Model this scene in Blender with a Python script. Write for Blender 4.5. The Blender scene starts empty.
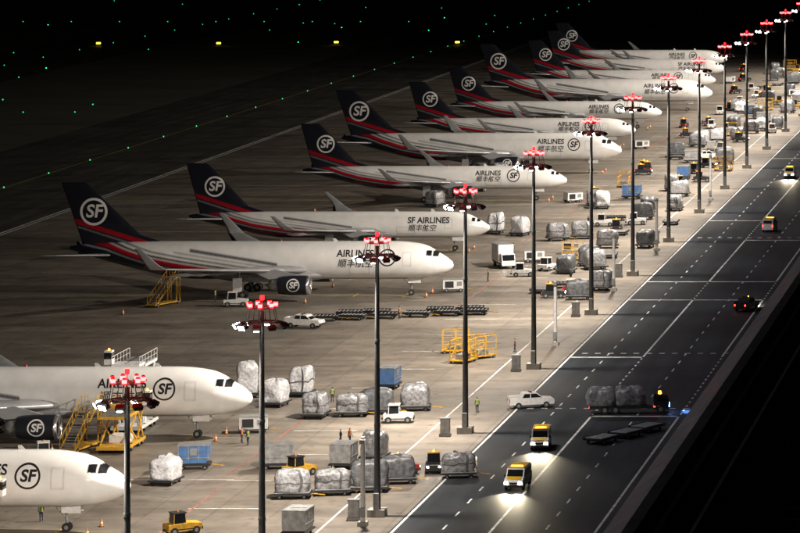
import bpy, bmesh, math, random
from mathutils import Vector, Matrix, noise
random.seed(7)
sc=bpy.context.scene
sc.view_settings.view_transform='Standard'; sc.view_settings.look='None'; sc.view_settings.exposure=0
COL=sc.collection
# ---------------------------------------------------------------- materials
def mat(name,col,rough=.6,metal=0,noise_amt=0.0,nscale=1.0,emit=None,estr=0,bump=0,spec=.5,coat=0):
    m=bpy.data.materials.new(name); m.use_nodes=True; nt=m.node_tree; b=nt.nodes['Principled BSDF']
    b.inputs['Base Color'].default_value=(*col,1); b.inputs['Roughness'].default_value=rough; b.inputs['Metallic'].default_value=metal
    b.inputs['Specular IOR Level'].default_value=spec; b.inputs['Coat Weight'].default_value=coat
    if noise_amt or bump:
        tc=nt.nodes.new('ShaderNodeTexCoord'); n=nt.nodes.new('ShaderNodeTexNoise'); n.inputs['Scale'].default_value=nscale; n.inputs['Detail'].default_value=5
        nt.links.new(tc.outputs['Object'],n.inputs['Vector'])
        if noise_amt:
            r=nt.nodes.new('ShaderNodeMapRange'); r.inputs[3].default_value=1-noise_amt; r.inputs[4].default_value=1+noise_amt
            r.inputs[1].default_value=.3; r.inputs[2].default_value=.7
            nt.links.new(n.outputs['Fac'],r.inputs[0])
            mx=nt.nodes.new('ShaderNodeVectorMath'); mx.operation='SCALE'; mx.inputs[0].default_value=col
            nt.links.new(r.outputs[0],mx.inputs['Scale']); nt.links.new(mx.outputs[0],b.inputs['Base Color'])
        if bump:
            bp=nt.nodes.new('ShaderNodeBump'); bp.inputs['Strength'].default_value=bump; bp.inputs['Distance'].default_value=.1
            nt.links.new(n.outputs['Fac'],bp.inputs['Height']); nt.links.new(bp.outputs[0],b.inputs['Normal'])
    if emit:
        b.inputs['Emission Color'].default_value=(*emit,1); b.inputs['Emission Strength'].default_value=estr
        m.cycles.emission_sampling='NONE'
    return m
M={}
M['white']=mat('white_paint',(.66,.66,.66),.35,noise_amt=.12,nscale=3)
M['grey']=mat('grey_metal',(.24,.25,.26),.5,.3,noise_amt=.15,nscale=2)
M['wing']=mat('wing_grey',(.34,.35,.37),.35,.2,noise_amt=.15,nscale=.6)
M['pole']=mat('galvanised',(.085,.09,.095),.5,.4,noise_amt=.15,nscale=1)
M['dark']=mat('dark_metal',(.022,.022,.025),.5,.2)
M['navy']=mat('charcoal_paint',(.018,.02,.028),.3)
M['chrome']=mat('polished_lip',(.7,.7,.72),.2,.9)
M['rubber']=mat('rubber',(.015,.015,.015),.8)
M['glass']=mat('glass_dark',(.01,.012,.015),.08,spec=.8)
M['yellow']=mat('yellow_paint',(.5,.28,.025),.5,noise_amt=.3,nscale=3)
M['vyellow']=mat('van_yellow',(.7,.42,.02),.4,noise_amt=.1,nscale=3)
M['orange']=mat('orange_paint',(.6,.18,.02),.5)
M['red']=mat('red_paint',(.3,.02,.02),.4)
M['blue']=mat('blue_paint',(.06,.14,.32),.5,noise_amt=.2,nscale=2)
M['alu']=mat('aluminium',(.32,.33,.34),.4,.5,noise_amt=.3,nscale=2)
M['wrapw']=mat('wrap_white',(.5,.51,.54),.3,noise_amt=.35,nscale=3.5,bump=.9,spec=.7)
M['wrapg']=mat('wrap_grey',(.19,.195,.21),.33,noise_amt=.5,nscale=3.0,bump=1,spec=.7)
M['wrapd']=mat('tarp_dark',(.08,.085,.095),.45,noise_amt=.5,nscale=2.4,bump=.8,spec=.6)
M['strap']=mat('net_strap',(.06,.06,.065),.7)
M['headl']=mat('headlamp',(1,1,1),emit=(1,.92,.75),estr=40)
M['headoff']=mat('headlamp_unlit',(.6,.6,.6),.15)
M['headb']=mat('headlamp_blue',(1,1,1),emit=(.25,.45,1),estr=40)
M['taill']=mat('tail_lamp',(.5,.02,.02),emit=(1,.03,.02),estr=9)
M['tailoff']=mat('tail_lamp_unlit',(.3,.02,.02),.3)
M['amber']=mat('amber_beacon',(.8,.3,.02),emit=(1,.35,.03),estr=10)
M['amberoff']=mat('amber_beacon_unlit',(.6,.2,.02),.3)
M['redl']=mat('red_lamp',(.6,.02,.02),emit=(1,.006,.008),estr=11)
M['redcore']=mat('red_lamp_core',(.6,.02,.02),emit=(1,.05,.05),estr=16)
M['flood']=mat('flood_lamp',(1,1,1),emit=(1,.98,.95),estr=70)
M['green']=mat('green_lamp',(.1,.6,.2),emit=(.02,1,.3),estr=3)
M['green2']=mat('green_lamp_dim',(.1,.6,.2),emit=(.02,.9,.25),estr=1.1)
M['ylamp']=mat('yellow_lamp',(.8,.7,.1),emit=(1,.75,.03),estr=6)
M['linew']=mat('line_white',(.62,.62,.6),.6,noise_amt=.45,nscale=.8)
M['liney']=mat('line_yellow',(.36,.28,.08),.6,noise_amt=.4,nscale=.8)
M['liner']=mat('line_red',(.24,.11,.09),.6,noise_amt=.4,nscale=.8)
M['skin']=mat('skin',(.45,.28,.2),.6)
M['hair']=mat('hair',(.02,.016,.014),.7)
M['vest']=mat('hi_vis_vest',(.2,.27,.05),.6)
M['vesto']=mat('hi_vis_orange',(.4,.12,.03),.6)
M['trouser']=mat('navy_cloth',(.02,.025,.045),.9)
M['concw']=mat('concrete_light',(.28,.27,.25),.8,noise_amt=.2,nscale=1)
M['roof']=mat('roof_metal',(.04,.042,.047),.5,.3,noise_amt=.3,nscale=.2)
M['coping']=mat('coping_metal',(.25,.26,.28),.5,.1,noise_amt=.2,nscale=.3)
M['facade']=mat('facade_panel',(.2,.21,.22),.6,noise_amt=.1,nscale=.3)

def tnodes(m): return m.node_tree,m.node_tree.nodes['Principled BSDF']
def concrete():
    m=bpy.data.materials.new('apron_concrete'); m.use_nodes=True; nt,b=tnodes(m); N=nt.nodes; L=nt.links
    tc=N.new('ShaderNodeTexCoord')
    br=N.new('ShaderNodeTexBrick'); br.offset=0; br.inputs['Scale'].default_value=1; br.inputs['Brick Width'].default_value=6; br.inputs['Row Height'].default_value=6
    br.inputs['Mortar Size'].default_value=.05; br.inputs['Mortar Smooth'].default_value=.3
    br.inputs['Color1'].default_value=(.22,.192,.162,1); br.inputs['Color2'].default_value=(.18,.158,.135,1); br.inputs['Mortar'].default_value=(.095,.085,.075,1)
    L.new(tc.outputs['Object'],br.inputs['Vector'])
    def ns(scale,mp=(1,1,1),det=6,lo=.3,hi=.7,a=.7,c=1.2):
        mpn=N.new('ShaderNodeMapping'); mpn.inputs['Scale'].default_value=mp; n=N.new('ShaderNodeTexNoise'); n.inputs['Scale'].default_value=scale; n.inputs['Detail'].default_value=det
        L.new(tc.outputs['Object'],mpn.inputs[0]); L.new(mpn.outputs[0],n.inputs['Vector'])
        r=N.new('ShaderNodeMapRange'); r.inputs[1].default_value=lo; r.inputs[2].default_value=hi; r.inputs[3].default_value=a; r.inputs[4].default_value=c
        L.new(n.outputs['Fac'],r.inputs[0]); return r.outputs[0]
    a=ns(.02,a=.65,c=1.25); c=ns(.3,a=.75,c=1.18); d=ns(.12,mp=(.12,1.6,1),a=.65,c=1.15); e=ns(.9,lo=.25,hi=.42,a=.45,c=1,det=3)
    cur=None
    for s in (a,c,d,e):
        if cur is None: cur=s
        else:
            mm=N.new('ShaderNodeMath'); mm.operation='MULTIPLY'; L.new(cur,mm.inputs[0]); L.new(s,mm.inputs[1]); cur=mm.outputs[0]
    mx=N.new('ShaderNodeVectorMath'); mx.operation='SCALE'; L.new(br.outputs['Color'],mx.inputs[0]); L.new(cur,mx.inputs['Scale'])
    L.new(mx.outputs[0],b.inputs['Base Color']); b.inputs['Roughness'].default_value=.5
    return m
def asphalt(name,base,rough=.55):
    m=bpy.data.materials.new(name); m.use_nodes=True; nt,b=tnodes(m); N=nt.nodes; L=nt.links
    tc=N.new('ShaderNodeTexCoord'); cur=None
    for scale,mp,a,c in ((.03,(1,1,1),.7,1.3),(.5,(1,.05,1),.6,1.35),(3,(1,1,1),.8,1.2),(.25,(1,.4,1),.7,1.25)):
        mpn=N.new('ShaderNodeMapping'); mpn.inputs['Scale'].default_value=mp; n=N.new('ShaderNodeTexNoise'); n.inputs['Scale'].default_value=scale; n.inputs['Detail'].default_value=5
        L.new(tc.outputs['Object'],mpn.inputs[0]); L.new(mpn.outputs[0],n.inputs['Vector'])
        r=N.new('ShaderNodeMapRange'); r.inputs[1].default_value=.3; r.inputs[2].default_value=.7; r.inputs[3].default_value=a; r.inputs[4].default_value=c
        L.new(n.outputs['Fac'],r.inputs[0])
        if cur is None: cur=r.outputs[0]
        else:
            mm=N.new('ShaderNodeMath'); mm.operation='MULTIPLY'; L.new(cur,mm.inputs[0]); L.new(r.outputs[0],mm.inputs[1]); cur=mm.outputs[0]
    mx=N.new('ShaderNodeVectorMath'); mx.operation='SCALE'; mx.inputs[0].default_value=base; L.new(cur,mx.inputs['Scale'])
    L.new(mx.outputs[0],b.inputs['Base Color']); b.inputs['Roughness'].default_value=rough; b.inputs['Specular IOR Level'].default_value=.25
    return m
M['apron']=concrete(); M['asphalt']=asphalt('road_asphalt',(.021,.025,.031),.65); M['taxi']=asphalt('taxiway_asphalt',(.055,.052,.048),.8)
M['grass']=mat('grass_ground',(.03,.04,.018),.95,noise_amt=.4,nscale=.05)
def paint_attr():
    m=bpy.data.materials.new('aircraft_paint'); m.use_nodes=True; nt,b=tnodes(m); N=nt.nodes; L=nt.links
    a=N.new('ShaderNodeAttribute'); a.attribute_name='Col'
    tc=N.new('ShaderNodeTexCoord'); n=N.new('ShaderNodeTexNoise'); n.inputs['Scale'].default_value=.6; n.inputs['Detail'].default_value=5
    L.new(tc.outputs['Object'],n.inputs['Vector'])
    r=N.new('ShaderNodeMapRange'); r.inputs[1].default_value=.3; r.inputs[2].default_value=.7; r.inputs[3].default_value=.9; r.inputs[4].default_value=1.04
    L.new(n.outputs['Fac'],r.inputs[0])
    mx=N.new('ShaderNodeVectorMath'); mx.operation='SCALE'; L.new(a.outputs['Color'],mx.inputs[0]); L.new(r.outputs[0],mx.inputs['Scale'])
    L.new(mx.outputs[0],b.inputs['Base Color']); b.inputs['Roughness'].default_value=.25; b.inputs['Coat Weight'].default_value=.4; b.inputs['Coat Roughness'].default_value=.1
    return m
M['paint']=paint_attr()
M['blackd']=mat('decal_black',(.015,.015,.018),.4); M['whited']=mat('decal_white',(.75,.75,.75),.4)

# ---------------------------------------------------------------- mesh builder
class MB:
    def __init__(s): s.v=[];s.f=[];s.m=[];s.sm=[];s.mats=[]
    def mi(s,k):
        if k not in s.mats: s.mats.append(k)
        return s.mats.index(k)
    def add(s,vs,fs,k,smooth=False):
        o=len(s.v); s.v+= [tuple(x) for x in vs]; i=s.mi(k)
        for f in fs: s.f.append([a+o for a in f]); s.m.append(i); s.sm.append(smooth)
    def box(s,c,d,k,rz=0,ry=0,top=(1,1)):
        vs=[]
        R=Matrix.Rotation(rz,3,'Z')@Matrix.Rotation(ry,3,'Y')
        for z in(-1,1):
            for x,y in((-1,-1),(1,-1),(1,1),(-1,1)):
                t=top if z>0 else (1,1)
                vs.append(Vector(c)+R@Vector((x*d[0]/2*t[0],y*d[1]/2*t[1],z*d[2]/2)))
        s.add(vs,[(3,2,1,0),(4,5,6,7),(0,1,5,4),(1,2,6,5),(2,3,7,6),(3,0,4,7)],k)
    def cyl(s,p0,p1,r0,r1,k,n=10,smooth=True):
        p0=Vector(p0);p1=Vector(p1);d=(p1-p0).normalized(); a=d.orthogonal().normalized(); b=d.cross(a)
        vs=[p+r*(math.cos(2*math.pi*i/n)*a+math.sin(2*math.pi*i/n)*b) for p,r in((p0,r0),(p1,r1)) for i in range(n)]
        s.add(vs,[(i,(i+1)%n,n+(i+1)%n,n+i) for i in range(n)],k,smooth)
        s.add(vs,[tuple(range(n))[::-1],tuple(range(n,2*n))],k)
    def bar(s,p0,p1,w,k): s.cyl(p0,p1,w/2,w/2,k,4,False)
    def prism(s,prof,y0,y1,k,inset=0):
        n=len(prof)
        vs=[(x,y0,z) for x,z in prof]+[(x,y1,z) for x,z in prof]
        s.add(vs,[tuple(range(n)),tuple(range(n,2*n))[::-1]]+[(i,n+i,n+(i+1)%n,(i+1)%n) for i in range(n)],k)
    def wheel(s,x,y,r=.35,w=.25,hub='grey'):
        s.cyl((x,y-w/2,r),(x,y+w/2,r),r,r,'rubber',14); s.cyl((x,y-w/2-.01,r),(x,y+w/2+.01,r),r*.5,r*.5,hub,10)
    def loft(s,rings,k,closed=True,smooth=True,caps=True):
        n=len(rings[0]); vs=[p for r in rings for p in r]; fs=[]
        for j in range(len(rings)-1):
            for i in range(n if closed else n-1):
                fs.append((j*n+i,j*n+(i+1)%n,(j+1)*n+(i+1)%n,(j+1)*n+i))
        s.add(vs,fs,k,smooth)
        if caps: s.add(rings[0],[tuple(range(n))[::-1]],k); s.add(rings[-1],[tuple(range(n))],k)
    def build(s,name):
        me=bpy.data.meshes.new(name); me.from_pydata(s.v,[],s.f)
        for k in s.mats: me.materials.append(M[k])
        me.polygons.foreach_set('material_index',s.m); me.polygons.foreach_set('use_smooth',s.sm); me.update()
        bm=bmesh.new(); bm.from_mesh(me); bmesh.ops.recalc_face_normals(bm,faces=bm.faces); bm.to_mesh(me); bm.free()
        return me
def obj(name,me,loc=(0,0,0),rz=0,parent=None,scale=1):
    o=bpy.data.objects.new(name,me); o.location=loc; o.rotation_euler=(0,0,rz); COL.objects.link(o)
    if scale!=1: o.scale=(scale,)*3
    if parent: o.parent=parent
    return o
def empty(name,loc,rz=0):
    o=bpy.data.objects.new(name,None); o.location=loc; o.rotation_euler=(0,0,rz); COL.objects.link(o); return o

# ---------------------------------------------------------------- aircraft
def interp(tab,s):
    if s<=tab[0][0]: return tab[0][1:]
    if s>=tab[-1][0]: return tab[-1][1:]
    for i in range(len(tab)-1):
        if tab[i][0]<=s<=tab[i+1][0]: break
    a,b=tab[i],tab[i+1]; h=b[0]-a[0]; t=(s-a[0])/h; out=[]
    for k in range(1,4):
        sl=(b[k]-a[k])/h
        m0=sl if i==0 else .5*(sl+(a[k]-tab[i-1][k])/(a[0]-tab[i-1][0]))
        m1=sl if i+2>=len(tab) else .5*(sl+(tab[i+2][k]-b[k])/(tab[i+2][0]-b[0]))
        if abs(sl)<1e-6: m0=m1=0
        out.append((2*t**3-3*t*t+1)*a[k]+(t**3-2*t*t+t)*h*m0+(-2*t**3+3*t*t)*b[k]+(t**3-t*t)*h*m1)
    return out
TAB=[(0,-.7,-.8,.05),(.12,-.32,-1.12,.42),(.45,.0,-1.42,.82),(1,.45,-1.75,1.25),(2,1.05,-2.1,1.72),(3,1.7,-2.33,2.05),(4,2.15,-2.48,2.27),(6,2.52,-2.62,2.47),
 (8,2.65,-2.68,2.51),(20,2.65,-2.68,2.51),(36,2.65,-2.68,2.51),(40,2.65,-2.3,2.44),(44,2.62,-1.4,2.12),(48,2.5,-.35,1.55),(51,2.32,.5,1.0),(53,2.1,1.15,.55),(54,1.9,1.45,.25)]
T767=dict(L=54.0,tab=TAB,cz=4.95,ng=5.9,mg=29.2,mgy=4.6,wz=3.75,rootx=20.2,sw=.69,ht=23.6,c0=11.6,ky=8.0,kte=31.6,ct=2.4,R=2.51,
  ey=7.9,es=18.6,el=6.3,er=1.38,ez=2.3,fin=(43,52.3,7.45,51.7,55.2,15.85),fl=(50.6,11.75,1.95),st=(46.8,6.0,9.3,.72,2.1,5.6),logo=8.9,bog=4)
k7=.755
TAB2=[(s*(47.0/54) if s>8 else s*.85,a*k7,b*k7-.05*(abs(b)>2),c*k7) for s,a,b,c in TAB]
T757=dict(L=47.0,tab=TAB2,cz=4.1,ng=5.4,mg=24.2,mgy=3.6,wz=3.2,rootx=16.8,sw=.56,ht=19.0,c0=9.2,ky=6.3,kte=26.0,ct=1.9,R=1.88,
  ey=6.5,es=15.6,el=5.2,er=1.15,ez=2.0,fin=(36.8,45.3,5.95,44.0,47.4,13.6),fl=(42.9,10.0,1.6),st=(40.3,4.9,7.6,.68,1.7,4.9),logo=9.3,bog=4)
def naca(t):
    t=max(0,min(1,t)); return .2969*math.sqrt(t)-.126*t-.3516*t*t+.2843*t**3-.1036*t**4
WHITE=(.84,.84,.84); CH=(.012,.014,.022); RED=(.42,.006,.018); SIL=(.3,.31,.34)
TBL=[(.30,-1.35),(.40,-1.0),(.50,-.62),(.60,-.28),(.70,.05),(.78,.36),(.84,.75),(.90,1.2),(1.0,1.6)]
def livery1(s,z,T):
    L=T['L'];R=T['R'];u=s/L;v=z/R
    k=R/2.51
    if 1.95*k<s<3.5*k and .62*k+ (s-2*k)*.12<z<1.32*k+(s-2*k)*.12 and not (abs(s-2.75*k)<.07): return (.008,.009,.012)
    vb=-2
    if u>=.30:
        for i in range(len(TBL)-1):
            if TBL[i][0]<=u<=TBL[i+1][0]:
                t=(u-TBL[i][0])/(TBL[i+1][0]-TBL[i][0]); vb=TBL[i][1]+t*(TBL[i+1][1]-TBL[i][1])
    d=vb-v
    if d>0:
        if d<.10: return CH
        if d<.19: return (.6,.6,.6)
        if d<.42: return RED
        if d<.52: return CH
        if d<.60: return SIL
        if d<.74: return CH
        if d<.84 and u<.8: return (.25,.006,.015)
        return CH
    if u>.36:
        if -.22<d<-.12 : return (.22,.23,.25)
        if -.44<d<-.34 and u<.72: return (.45,.46,.48)
        if -.72<d<-.54 and .45<u<.68: return (.13,.135,.15)
    for a,b,z0,z1 in ((5.6,6.7,-.6,1.25),(11.5,14.2,-1.75,-.35),(L*.63,L*.63+1.8,-1.6,-.5),(L*.8,L*.8+1.0,-.5,1.2)):
        if a-.1<s<b+.1 and z0*k-.08<z<z1*k+.08 and not (a+.05<s<b-.05 and z0*k+.06<z<z1*k-.06): return (.62,.62,.63)
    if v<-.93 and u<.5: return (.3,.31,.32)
    return WHITE
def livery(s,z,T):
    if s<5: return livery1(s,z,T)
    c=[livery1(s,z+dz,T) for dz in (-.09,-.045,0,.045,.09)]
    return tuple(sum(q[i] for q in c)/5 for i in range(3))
def grid_mesh(name,rings,cols,closed=True):
    n=len(rings[0]); vs=[p for r in rings for p in r]; fs=[]
    for j in range(len(rings)-1):
        for i in range(n if closed else n-1):
            fs.append((j*n+i,j*n+(i+1)%n,(j+1)*n+(i+1)%n,(j+1)*n+i))
    me=bpy.data.meshes.new(name); me.from_pydata(vs,[],fs)
    a=me.color_attributes.new('Col','FLOAT_COLOR','POINT')
    flat=[]
    for c in cols: flat+= [c[0],c[1],c[2],1]
    a.data.foreach_set('color',flat); me.materials.append(M['paint'])
    me.polygons.foreach_set('use_smooth',[True]*len(fs)); me.update()
    bm=bmesh.new(); bm.from_mesh(me); bmesh.ops.recalc_face_normals(bm,faces=bm.faces); bm.to_mesh(me); bm.free()
    return me
def text_tris(body,size,shear=0,off=0.0,space=1.0):
    c=bpy.data.curves.new('txt','FONT'); c.body=body; c.size=size; c.shear=shear; c.offset=off; c.space_character=space; c.align_x='CENTER'; c.align_y='CENTER'; c.resolution_u=4
    o=bpy.data.objects.new('txt',c); COL.objects.link(o); dg=bpy.context.evaluated_depsgraph_get(); dg.update()
    me=bpy.data.meshes.new_from_object(o.evaluated_get(dg)); bpy.data.objects.remove(o)
    return me
def ring_into(bm,cx,cy,r0,r1,n=36):
    vi=[bm.verts.new((cx+r0*math.cos(2*math.pi*i/n),cy+r0*math.sin(2*math.pi*i/n),0)) for i in range(n)]
    vo=[bm.verts.new((cx+r1*math.cos(2*math.pi*i/n),cy+r1*math.sin(2*math.pi*i/n),0)) for i in range(n)]
    for i in range(n): bm.faces.new((vi[i],vi[(i+1)%n],vo[(i+1)%n],vo[i]))
def decal(name,items,rings,surf,material,axes):
    bm=bmesh.new()
    for body,size,cx,cy,sh,off in items:
        me=text_tris(body,size,sh,off); me.transform(Matrix.Translation((cx,cy,0))); bm.from_mesh(me)
    for cx,cy,r0,r1 in rings: ring_into(bm,cx,cy,r0,r1)
    ys=[v.co.y for v in bm.verts]; xs=[v.co.x for v in bm.verts]
    y=min(ys)
    while y<max(ys):
        bmesh.ops.bisect_plane(bm,geom=bm.verts[:]+bm.edges[:]+bm.faces[:],plane_co=(0,y,0),plane_no=(0,1,0)); y+=.2
    if 'x' in axes:
        x=min(xs)
        while x<max(xs):
            bmesh.ops.bisect_plane(bm,geom=bm.verts[:]+bm.edges[:]+bm.faces[:],plane_co=(x,0,0),plane_no=(1,0,0)); x+=.3
    bmesh.ops.triangulate(bm,faces=bm.faces[:])
    out=[]
    for side in (-1,1):
        b2=bm.copy()
        for v in b2.verts: v.co=surf(v.co.x,v.co.y,side)
        me=bpy.data.meshes.new(name); b2.to_mesh(me); b2.free(); me.materials.append(M[material]); out.append(me)
    bm.free(); return out
def airfoil(le_x,chord,y,z,tr=.11,n=9,vertical=False,camb=0):
    pts=[]
    for i in range(n+1):
        t=(i/n)**1.7; h=naca(t)*5*tr*chord; pts.append((t,h))
    ring=[]
    for t,h in pts: ring.append((le_x-t*chord, (h if vertical else y), (z if vertical else z+h)))
    for t,h in reversed(pts[1:-1]): ring.append((le_x-t*chord, (-h if vertical else y), (z if vertical else z-h*.8)))
    return ring
def make_aircraft(T,style):
    ng=T['ng']; tab=T['tab']; parts=[]; cz=T['cz']
    ss=[0,.04,.12,.22,.35,.5]; s=.62
    while s<T['L']: ss.append(s); s+=.125
    ss.append(T['L']); NR=150; rings=[];cols=[]
    for s in ss:
        t,b,w=interp(tab,s); h=(t-b)/2; zc=(t+b)/2; r=[]
        for i in range(NR):
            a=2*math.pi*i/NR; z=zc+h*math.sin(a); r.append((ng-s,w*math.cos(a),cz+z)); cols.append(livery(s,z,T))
        rings.append(r)
    parts.append(('fuselage',grid_mesh('fuselage',rings,cols)))
    x0,x1,z0,x2,x3,z1=T['fin']; NZ=70; NC=60; rings=[];cols=[]
    def finle(z):
        q=(z-z0)/(z1-z0); le=x0+(x2-x0)*q
        if q<.12: le-= (0.12-q)*18
        return le,x1+(x3-x1)*q
    for j in range(NZ+1):
        z=z0-.3+(z1-z0+.3)*j/NZ; le,te=finle(max(z,z0)); c=te-le; r=[]
        if j==NZ: le+=.35;c-=.5
        seq=[((i/NC)**1.3,1) for i in range(NC+1)]+[((i/NC)**1.3,-1) for i in range(NC-1,0,-1)]
        for t,sg in seq:
            r.append((ng-(le+t*c),sg*naca(t)*5*.085*min(c,7.5),z)); a=(1-t)*c
            zz=z-z0; k=(z1-z0)/8.4
            q=zz-(2.6*k-.34*a)
            col=CH
            if 0<q<.75*k: col=(.33,.006,.016)
            elif -.55<q<-.25: col=(.14,.14,.16)
            cols.append(col)
        rings.append(r)
    parts.append(('tail_fin',grid_mesh('tail_fin',rings,cols)))
    mb=MB()
    mb.add(rings[-1],[tuple(range(len(rings[-1])))],'navy')
    for sd in(-1,1):
        sec=[]
        for y in (T['R']*.55,T['ky'],T['ky']+ (T['ht']-T['ky'])*.5,T['ht']-.2,T['ht']):
            le=T['rootx']+(y-T['R'])*T['sw']
            tte=T['rootx']+(T['ht']-T['R'])*T['sw']+T['ct']
            if y<=T['ky']: te=T['kte']
            else: te=T['kte']+(tte-T['kte'])*(y-T['ky'])/(T['ht']-T['ky'])
            zz=T['wz']+ (y-T['R'])*.095 + .0009*y*y
            sec.append(airfoil(ng-le,te-le,sd*y,zz,.12 if y<T['ky']-.1 else .10)); last=(le,te,zz)
        mb.loft(sec,'wing')
        le,te,zz=last; c=te-le; wl=[]
        for q,ch in ((0,c),(.1,c*.9),(.3,c*.72),(1,c*.32)):
            yy=T['ht']+ (.55*min(1,q*4))+.35*q; z=zz+3.0*q*(T['R']/2.6); l=le+ (c-ch)*.55+2.3*q
            r=[]
            for i in range(10): t=(i/9)**1.6; r.append((ng-(l+t*ch),sd*(yy+naca(t)*5*.08*ch),z))
            for i in range(8,0,-1): t=(i/9)**1.6; r.append((ng-(l+t*ch),sd*(yy-naca(t)*5*.08*ch),z))
            wl.append(r)
        mb.loft(wl,'wing')
        for y in (T['ky']*.75,T['ky']+2.5,T['ky']+6,T['ky']+9.5):
            tte=T['rootx']+(T['ht']-T['R'])*T['sw']+T['ct']
            te=T['kte'] if y<T['ky'] else T['kte']+(tte-T['kte'])*(y-T['ky'])/(T['ht']-T['ky'])
            zz=T['wz']+(y-T['R'])*.095
            mb.loft([[ (ng-(te+dx),sd*y+rr*math.cos(a),zz-.35+rr*1.2*math.sin(a)) for a in [math.pi*i/4 for i in range(8)]] for dx,rr in((-2.6,.04),(-1.6,.24),(-.4,.24),(.7,.03))],'wing')
        xs,c0,hs,sw,ct,sz=T['st']
        mb.loft([airfoil(ng-(xs+y*sw),c0+(ct-c0)*y/hs,sd*y,sz+y*.1,.09) for y in (.5,hs*.5,hs-.15,hs)],'wing')
        er,es,el,ez,ey=T['er'],T['es'],T['el'],T['ez'],T['ey']*sd
        def rv(pr,k,n=28):
            mb.loft([[ (ng-(es+x),ey+r*math.cos(2*math.pi*i/n),ez+r*math.sin(2*math.pi*i/n)) for i in range(n)] for x,r in pr],k,caps=False)
        rv([(.0,er*.9),(-.05,er*.84),(.06,er*.78),(.35,er*.76)],'chrome'); rv([(0,er*.9),(.12,er*.96),(.3,er*.985)],'chrome')
        rv([(.3,er*.985),(.9,er),(el*.4,er),(el*.6,er*.93),(el*.68,er*.84)],'navy')
        rv([(.35,er*.76),(1.1,er*.76),(1.1,.02)],'dark')
        for i in range(22):
            a=2*math.pi*i/22; mb.add([(ng-(es+.95),ey+q*math.cos(a+o),ez+q*math.sin(a+o)) for q,o in((.3,0),(er*.74,.0),(er*.74,.16),(.3,.2))],[(0,1,2,3)],'alu')
        rv([(.55,.02),(.7,.18),(1.0,.3)],'alu'); rv([(el*.66,er*.8),(el*.66,er*.5)],'dark')
        rv([(el*.6,er*.66),(el*.8,er*.55),(el*.9,er*.45),(el*.9,er*.25),(el,.05)],'alu')
        mb.prism([(ng-(es+1.2),ez+er*.9),(ng-(es+el*.9),ez+er*.6),(ng-(es+el+1.5),T['wz']+.35),(ng-(es+el*.75),T['wz']+.75)],ey-.16,ey+.16,'wing')
        gy=T['mgy']*sd; gs=ng-T['mg']; wr=.58 if T is T767 else .5
        mb.cyl((gs,gy,wr),(gs,gy*.95,T['wz']),.17,.2,'alu'); mb.bar((gs,gy,1.2),(gs+1.5,gy*.7,T['wz']-.2),.16,'alu')
        mb.box((gs,gy,wr),(1.9*wr*2,.2,.2),'alu'); mb.box((gs-.1,gy+sd*.45,2.0),(1.3,.06,1.9),'white')
        for dx in(-wr*1.15,wr*1.15):
            for dy in(-.5,.5): mb.cyl((gs+dx,gy+dy-.2,wr),(gs+dx,gy+dy+.2,wr),wr,wr,'rubber',16); mb.cyl((gs+dx,gy+dy-.21,wr),(gs+dx,gy+dy+.21,wr),wr*.45,wr*.45,'alu')
        mb.cyl((0,sd*.3-.13,.42),(0,sd*.3+.13,.42),.42,.42,'rubber',14); mb.cyl((0,sd*.3-.14,.42),(0,sd*.3+.14,.42),.2,.2,'alu')
        mb.box((.5,sd*.55,cz-T['R']-.25),(1.8,.05,.8),'white')
    mb.cyl((0,0,.42),(-.1,0,cz-T['R']*.9),.13,.15,'alu'); mb.bar((0,0,1.1),(-1.2,0,cz-T['R']),.12,'alu')
    b=cz+interp(tab,24)[1]; w=T['R']
    rr=[]
    for s,q in((T['rootx']-2.5,.5),(T['rootx']-.5,.85),(T['rootx']+3,1),(T['kte']-1,1),(T['kte']+2.5,.5)):
        rr.append([(ng-s,w*1.12*q*math.cos(a),b+.75*1+ 1.15*q*math.sin(a)) for a in [2*math.pi*i/20 for i in range(20)]])
    mb.loft(rr,'wing')
    mb.cyl((ng-T['L']*.45,0,cz+T['R']*1.04),(ng-T['L']*.45,0,cz+T['R']*1.04+.25),.15,.1,'red')
    for s in(.18,.3): mb.prism([(ng-T['L']*s,cz+T['R']*1.03),(ng-T['L']*s-.7,cz+T['R']*1.03),(ng-T['L']*s-.75,cz+T['R']*1.03+.45),(ng-T['L']*s-.45,cz+T['R']*1.03+.45)],-.03,.03,'white')
    parts.append(('wings_engines_and_gear',mb.build('wings_engines_and_gear')))
    k=T['R']/2.51; lx=ng-T['logo'] if style==0 else ng-8.8
    def fs(u,v,side):
        x=u if side<0 else 2*(lx-3)-u
        s=ng-x; t,b,w=interp(tab,s); h=(t-b)/2; zc=(t+b)/2; q=max(-.97,min(.97,(v-zc)/h))
        return Vector((x,side*(w*math.sqrt(1-q*q)+.02),cz+v))
    R_=1.2*(.95 if k<1 else 1)
    def titles(style):
        if style==0:
            items=[('SF',1.5*(.9 if k<1 else 1),lx,.55*k,.15,.05),('AIRLINES',1.3*k**.5,lx-4.5,1.1*k,.0,.03),('顺丰航空',1.25*k**.5,lx-4.5,-.3*k,.2,.015)]
            rings_=[(lx,.55*k,R_*.84,R_)]
        else:
            items=[('SF AIRLINES',1.25,lx,.75,.0,.035),('顺丰航空',1.1,lx-1,-.45,.2,.015)]; rings_=[]
        return [('titles_%d'%(i+1),me) for i,me in enumerate(decal('titles',items,rings_,fs,'blackd','y'))]
    T['titles']=titles
    parts+=titles(style)
    fx,fz,fr=T['fl']
    def ff(u,v,side):
        x=(ng-fx)+ (u if side<0 else -u); z=fz+v; le,te=finle(z); c=te-le; t=((ng-x)-le)/c
        return Vector((x,side*(naca(t)*5*.085*min(c,7.5)+.03),z))
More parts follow.
